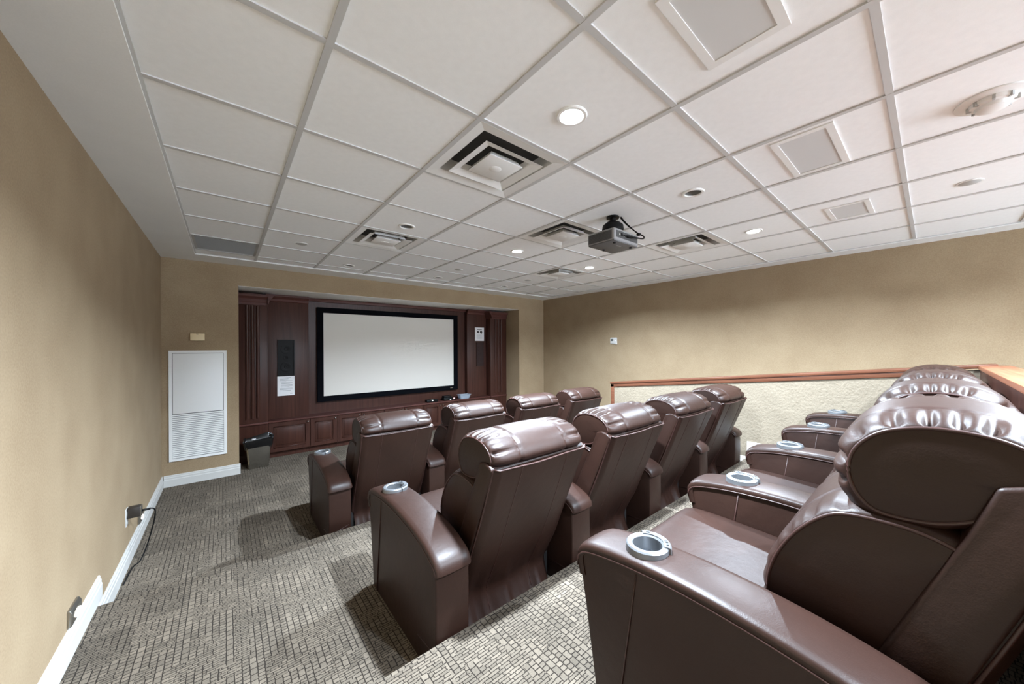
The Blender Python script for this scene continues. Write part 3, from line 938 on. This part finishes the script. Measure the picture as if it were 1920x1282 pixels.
def pillow(section, width, nu=40, nv=56, shrink=.82, endlen=.07, seams=(-.15, .15), pleat=.0, pleat_n=30, pleat_rng=(0, 1), seam_d=.007, puff=0.0):
    """soft cushion: closed section [(y,z)] carried along x, gathered at both ends"""
    sec = spline([(y, z, 0) for y, z in section], nv, closed=True)
    c = sum(sec, Vector((0, 0, 0))) / nv
    # outward normals of section
    nr = []
    area = sum(sec[i].x * sec[(i + 1) % nv].y - sec[(i + 1) % nv].x * sec[i].y for i in range(nv))
    sg = 1 if area > 0 else -1
    for i in range(nv):
        t = (sec[(i + 1) % nv] - sec[i - 1]).normalized()
        nr.append(Vector((t.y * sg, -t.x * sg)))
    hw = width / 2
    us = []
    for k in range(nu + 1):
        s = -1 + 2 * k / nu
        us.append(hw * math.sin(s * math.pi / 2))
    bm = bmesh.new()
    rows = []
    rr = random.Random(3)
    ph = [rr.choice((.15, .5, .8, 1.1, 1.5)) for _ in range(pleat_n + 2)]
    reach = [rr.uniform(.7, 1.5) for _ in range(pleat_n + 2)]
    for x in us:
        e = max(0, (abs(x) - (hw - endlen)) / endlen)
        k = 1 - (1 - shrink) * (1 - math.sqrt(max(0, 1 - e * e)))
        g = 0
        for s in seams:
            g = max(g, math.exp(-((x - s) / .006) ** 2))
        q0 = (hw - abs(x)) / .14
        fall = max(0, 1 - q0) * min(1, q0 / .10)
        row = []
        for i in range(nv):
            p = c + (sec[i] - c) * k
            v = i / nv
            d = -seam_d * g - .25 * seam_d * sum(math.exp(-((x - s) / .02) ** 2) for s in seams)
            d += puff * (1 - (x / hw) ** 2)
            if pleat and pleat_rng[0] <= v <= pleat_rng[1]:
                w = (v - pleat_rng[0]) / (pleat_rng[1] - pleat_rng[0])
                win = min(1, w * 6, (1 - w) * 6)
                q = (w + .035 * math.sin(9 * w)) * pleat_n
                q = min(max(q, 0), pleat_n)
                f2 = max(0, 1 - q0 / reach[int(q)]) * min(1, q0 / .10)
                d -= pleat * f2 ** 1.2 * win * ph[int(q)] * (.5 - .5 * math.cos(2 * math.pi * q)) ** 3
            row.append(bm.verts.new((x, p.x + nr[i].x * d, p.y + nr[i].y * d)))
        rows.append(row)
    for A, B in zip(rows, rows[1:]):
        for i in range(nv):
            bm.faces.new((A[i], A[(i + 1) % nv], B[(i + 1) % nv], B[i]))
    for row, sx in ((rows[0], -1), (rows[-1], 1)):
        prev = row
        for f, b in ((.7, .005), (.35, .008)):
            new = [bm.verts.new((row[0].co.x + sx * b, c.x + (v.co.y - c.x) * f, c.y + (v.co.z - c.y) * f)) for v in row]
            for i in range(nv):
                bm.faces.new((prev[i], prev[(i + 1) % nv], new[(i + 1) % nv], new[i]))
            prev = new
        bm.faces.new(prev)
    me = finish(bm, 180)
    edge = [(c.x + (p.x - c.x) * shrink, c.y + (p.y - c.y) * shrink) for p in sec]
    return me, edge

def about_pivot(me):
    me.transform(Matrix.Translation((0, -PIV[0], -PIV[1])))
    return me

CH = {}
# arm body
AB = [(.085, 0), (.062, .15), (.028, .36), (.010, .46), (.008, .50), (.03, .525), (.1, .54), (.22, .553), (.4, .558), (.6, .545), (.75, .52), (.85, .488), (.882, .465), (.884, .30), (.878, 0)]
cupx, cupo = 0.0, .215
arm_body = extrude_me(prof_pts(AB), 'X', -AWID / 2 + .003, AWID / 2 - .003, bev=.008, seg=3, smooth=50)
PD = [(.012, .44), (.002, .485), (.004, .515), (.03, .540), (.1, .556), (.22, .570), (.4, .575), (.6, .562), (.75, .537), (.84, .508), (.874, .490), (.890, .470), (.893, .448)]
h = AWID / 2
cs = [(-h, -.022), (-h - .002, -.010), (-h, .001), (-h + .006, .007), (-h + .025, .011), (0, .013), (h - .025, .011), (h - .006, .007), (h, .001), (h + .002, -.010), (h, -.022)]
arm_pad = sweep_pad(prof_pts(PD), cs, 44)
arm_pad = boolean_cut(arm_pad, cupx, Y(cupo), .52, .047)
arm_body = boolean_cut(arm_body, cupx, Y(cupo), .515, .047)
for me in (arm_pad, arm_body):
    for p in me.polygons:
        p.use_smooth = True
    me.set_sharp_from_angle(angle=math.radians(50))
ring_me = lathe_me([(.044, -.03), (.044, .010), (.048, .014), (.060, .014), (.064, .010), (.066, -.012), (.060, -.016)], 48)
well_me = lathe_me([(.0455, .008), (.0445, -.058), (.036, -.064), (0, -.064)], 40)
bm = bmesh.new()
cseg = []
for k in range(15):
    a = math.radians(-75 + 120 * k / 14)
    cseg.append(a)
lo = []
for a in cseg:
    lo.append([bm.verts.new((r * math.cos(a), r * math.sin(a), z)) for r, z in ((.050, .010), (.050, .0175), (.067, .0175), (.071, .013), (.071, -.012), (.060, -.012))])
for A, B in zip(lo, lo[1:]):
    for k in range(6):
        bm.faces.new((A[k], A[(k + 1) % 6], B[(k + 1) % 6], B[k]))
bm.faces.new(lo[0]); bm.faces.new(lo[-1])
ctrl_me = finish(bm, 40)
btn_me = box_me(-.006, .006, -.004, .004, 0, .003, bev=.001)
CUPZ = .588
# piping
def side_pipe(sx):
    P = spline([(y, z, 0) for y, z in prof_pts(PD[1:-1])], 50)
    return tube_me([(sx * (AWID / 2 + .001), p.x, p.y - .018) for p in P], .0032, 6)
pipe_L, pipe_R = side_pipe(-1), side_pipe(1)
seamv_me = tube_me([(-AWID / 2 + .002, Y(.225), .54), (-AWID / 2 + .001, Y(.2), .36), (-AWID / 2 + .001, Y(.17), .15), (-AWID / 2 + .001, Y(.155), .01)], .0022, 6)
hem_me = tube_me([(-AWID / 2 + .002, Y(.70), .10), (-AWID / 2 + .004, Y(.86), .115), (-AWID / 2 + .02, Y(.884), .12), (AWID / 2 - .02, Y(.884), .16)], .002, 6)

seat_sec = prof_pts([(-.015, .30), (-.03, .34), (-.028, .385), (.0, .415), (.06, .428), (.2, .428), (.4, .42), (.58, .41), (.63, .38), (.62, .33), (.5, .30), (.2, .295)])
seat_me, _ = pillow(seat_sec, BAY - .012, nu=28, nv=52, shrink=.95, endlen=.03, seams=(-.16, .16), seam_d=.004)
foot_sec = prof_pts([(.03, .04), (.008, .06), (-.004, .15), (-.006, .25), (.01, .292), (.06, .292), (.07, .2), (.07, .08)])
foot_me, _ = pillow(foot_sec, BAY - .014, nu=24, nv=40, shrink=.9, endlen=.03, seams=(), seam_d=0)
base_me = box_me(-BAY / 2 + .008, BAY / 2 - .008, Y(.70), Y(.08), .03, .295, bev=.01)

BW = .61
BSH = .015                     # the back sits a little off the middle of the bay
lum_sec = prof_pts([(.56, .40), (.505, .44), (.485, .52), (.50, .61), (.545, .70), (.605, .77), (.66, .80), (.76, .805), (.83, .79), (.85, .765), (.80, .65), (.735, .50), (.68, .40)])
lum_me, lum_edge = pillow(lum_sec, BW - .012, nu=72, nv=80, shrink=.88, endlen=.06, pleat=.009, pleat_n=12, pleat_rng=(.05, .5))
head_sec = prof_pts([(.72, .772), (.672, .785), (.64, .83), (.632, .885), (.648, .94), (.695, .988), (.765, 1.012), (.84, 1.014), (.905, 1.0), (.955, .968), (.980, .922), (.958, .898), (.915, .880), (.872, .82), (.80, .782)])
head_me, head_edge = pillow(head_sec, BW - .024, nu=96, nv=132, shrink=.80, endlen=.075, pleat=.024, pleat_n=10, pleat_rng=(.06, .66), puff=.006)
shell_me = extrude_me(prof_pts([(.62, .10), (.69, .10), (.705, .16), (.970, .888), (.945, .905), (.905, .912), (.868, .90), (.832, .80), (.778, .67), (.705, .49), (.65, .37), (.61, .27)]), 'X', -BW / 2 - .003, BW / 2 + .003, bev=.009, seg=3, smooth=60)

# rear leather panel with a loose flared hem
def back_panel():
    bm = bmesh.new()
    path = spline([(Y(o), z, 0) for o, z in [(.978, .893), (.951, .81), (.903, .67), (.845, .51), (.79, .36), (.735, .225), (.712, .15), (.735, .08), (.765, .025)]], 34)
    nx = 28
    rows = []
    rr = random.Random(12)
    ph = [rr.uniform(0, 6.28) for _ in range(4)]
    for i, p in enumerate(path):
        a, b = path[max(i - 1, 0)], path[min(i + 1, 33)]
        t = (b - a).normalized(); nrm = Vector((t.y, -t.x))
        if nrm.x > 0:
            nrm = -nrm
        low = max(0, (.33 - p.y) / .30)
        hwid = (BW / 2 - .006) - .02 * max(0, (.3 - p.y) / .3)
        row = []
        for k in range(nx + 1):
            s = -1 + 2 * k / nx
            edge = max(0, (abs(s) - .93) / .07)
            d = .010 + .008 * (1 - s * s) - .018 * edge ** 2
            d += low * (.014 * math.sin(7 * s + ph[0]) + .009 * math.sin(15 * s + ph[1]) + .006 * math.sin(26 * s + 5 * p.y + ph[2]))
            d += .0025 * math.sin(5 * s + 9 * p.y + ph[3])
            for c in (-.47, .47):
                d -= .005 * math.exp(-((s - c) / .02) ** 2)
            row.append(bm.verts.new((s * hwid, p.x + nrm.x * d, p.y + nrm.y * d)))
        rows.append(row)
    inner = [[bm.verts.new((v.co.x * .99, v.co.y + .012, v.co.z + (.0))) for v in row] for row in rows]
    for A, B in zip(rows, rows[1:]):
        for k in range(nx):
            bm.faces.new((A[k], A[k + 1], B[k + 1], B[k]))
    for A, B in zip(inner, inner[1:]):
        for k in range(nx):
            bm.faces.new((B[k], B[k + 1], A[k + 1], A[k]))
    for k in range(nx):
        bm.faces.new((rows[0][k + 1], rows[0][k], inner[0][k], inner[0][k + 1]))
        bm.faces.new((rows[-1][k], rows[-1][k + 1], inner[-1][k + 1], inner[-1][k]))
    for i in range(len(rows) - 1):
        bm.faces.new((rows[i][0], rows[i + 1][0], inner[i + 1][0], inner[i][0]))
        bm.faces.new((rows[i + 1][-1], rows[i][-1], inner[i][-1], inner[i + 1][-1]))
    seams = []
    for c in (-.47, .47):
        k = round((c + 1) / 2 * nx)
        seams.append([tuple(r[k].co) for r in rows[:-1]])
    edges = [[tuple(r[q].co) for r in rows[:-5]] for q in (0, -1)]
    top = [tuple(v.co) for v in rows[0]]
    return finish(bm, 60), seams, edges, top
panel_me, pseams, pedges, ptop = back_panel()
seam_mes = [about_pivot(tube_me(s, .0022, 6)) for s in pseams]
edge_mes = [about_pivot(tube_me(s, .004, 6)) for s in pedges]
top_me = about_pivot(tube_me(ptop, .004, 6))
def loop_pipe(edge, x, r=.0042):
    return about_pivot(tube_me([(x, y, z) for y, z in edge], r, 6, closed=True))
hp = [loop_pipe(head_edge, s * (BW - .024) / 2) for s in (-1, 1)]
lp_ = [loop_pipe(lum_edge, s * (BW - .012) / 2) for s in (-1, 1)]
for me in (lum_me, head_me, shell_me, panel_me):
    about_pivot(me)

def add_arm(root, x):
    a = link('arm', arm_body, M['leather'], root, (x, 0, 0))
    link('arm_pad', arm_pad, M['leather'], a)
    link('piping', pipe_L, M['pipe'], a); link('piping', pipe_R, M['pipe'], a)
    link('side_seam', seamv_me, M['pipe'], a); link('hem_seam', hem_me, M['pipe'], a)
    l = (0, Y(cupo), CUPZ)
    o = link('cup_holder_ring', ring_me, M['chrome'], a, l); o['label'] = 'silver cup holder rim'
    link('cup_holder_well', well_me, M['well'], a, l)
    link('control_segment', ctrl_me, M['chrome'], a, l)
    for t in (-60, -42, 28):
        q = math.radians(t)
        b = link('button', btn_me, M['btn'], a, (.0595 * math.cos(q), Y(cupo) + .0595 * math.sin(q), CUPZ + .0175))
        b.rotation_euler = (0, 0, q + math.pi / 2)

def chair(loc, label, last=False, recl=0, group=None, rz=0, tall=1):
    root = tag(empty('recliner_chair', loc, rz), label, 'recliner', group)
    add_arm(root, -(BAY + AWID) / 2)
    if last:
        add_arm(root, (BAY + AWID) / 2)
    link('seat_cushion', seat_me, M['leather'], root)
    link('footrest', foot_me, M['leather'], root)
    link('seat_base', base_me, M['dark'], root)
    pv = (BSH, PIV[0], PIV[1])
    rx = math.radians(recl)
    def back(name, me, mat, parent=root):
        o = link(name, me, mat, parent, pv if parent is root else None)
        if parent is root:
            o.rotation_euler = (rx, 0, 0)
            o.scale = (1, 1 + (tall - 1) * .7, tall)
        return o
    lum = back('lumbar_cushion', lum_me, M['leather'])
    for m_ in lp_:
        back('piping', m_, M['pipe'], lum)
    hd = back('headrest', head_me, M['leather'])
    for m_ in hp:
        back('piping', m_, M['pipe'], hd)
    back('back_shell', shell_me, M['leather'])
    bp_ = back('back_panel', panel_me, M['leather'])
    for m_ in seam_mes:
        back('panel_seam', m_, M['pipe'], bp_)
    for m_ in edge_mes:
        back('piping', m_, M['pipe'], bp_)
    back('piping', top_me, M['pipe'], bp_)
    return root

ordn = [['leftmost seat of the front row, nearest the trash can', 'second seat from the left in the front row', 'third seat from the left in the front row', 'rightmost seat of the front row, farthest from the camera'],
        ['leftmost seat of the middle row, its back facing the camera', 'second seat from the left in the middle row', 'third seat from the left in the middle row', 'rightmost seat of the middle row against the cream half wall'],
        ['nearest seat of the back row, at the right picture edge', 'second seat of the back row from the camera', 'third seat of the back row from the camera', 'farthest seat of the back row beside the half wall']]
rows_ = [(1.145, 2.565, 0, (3, 3, 3, 3), (0, .03, .04, .05), .985), (1.20, .882, R1Z, (3, 3, 3, 2), (0, .0, .0, .0), .985), (1.472, -.533, R2Z, (0, 0, 0, 0), (0, 0, 0, 0), 1.07)]
gn = ['recliners in the front row', 'recliners in the middle row', 'recliners in the back row']
for r, (X0, yf, z, rec, dy, tall) in enumerate(rows_):
    for k in range(4):
        cx = X0 + AWID + BAY / 2 + k * PITCH
        chair((cx, yf - .45 + dy[k], z + .001), 'brown leather recliner, ' + ordn[r][k], k == 3, rec[k], gn[r], 0, tall)
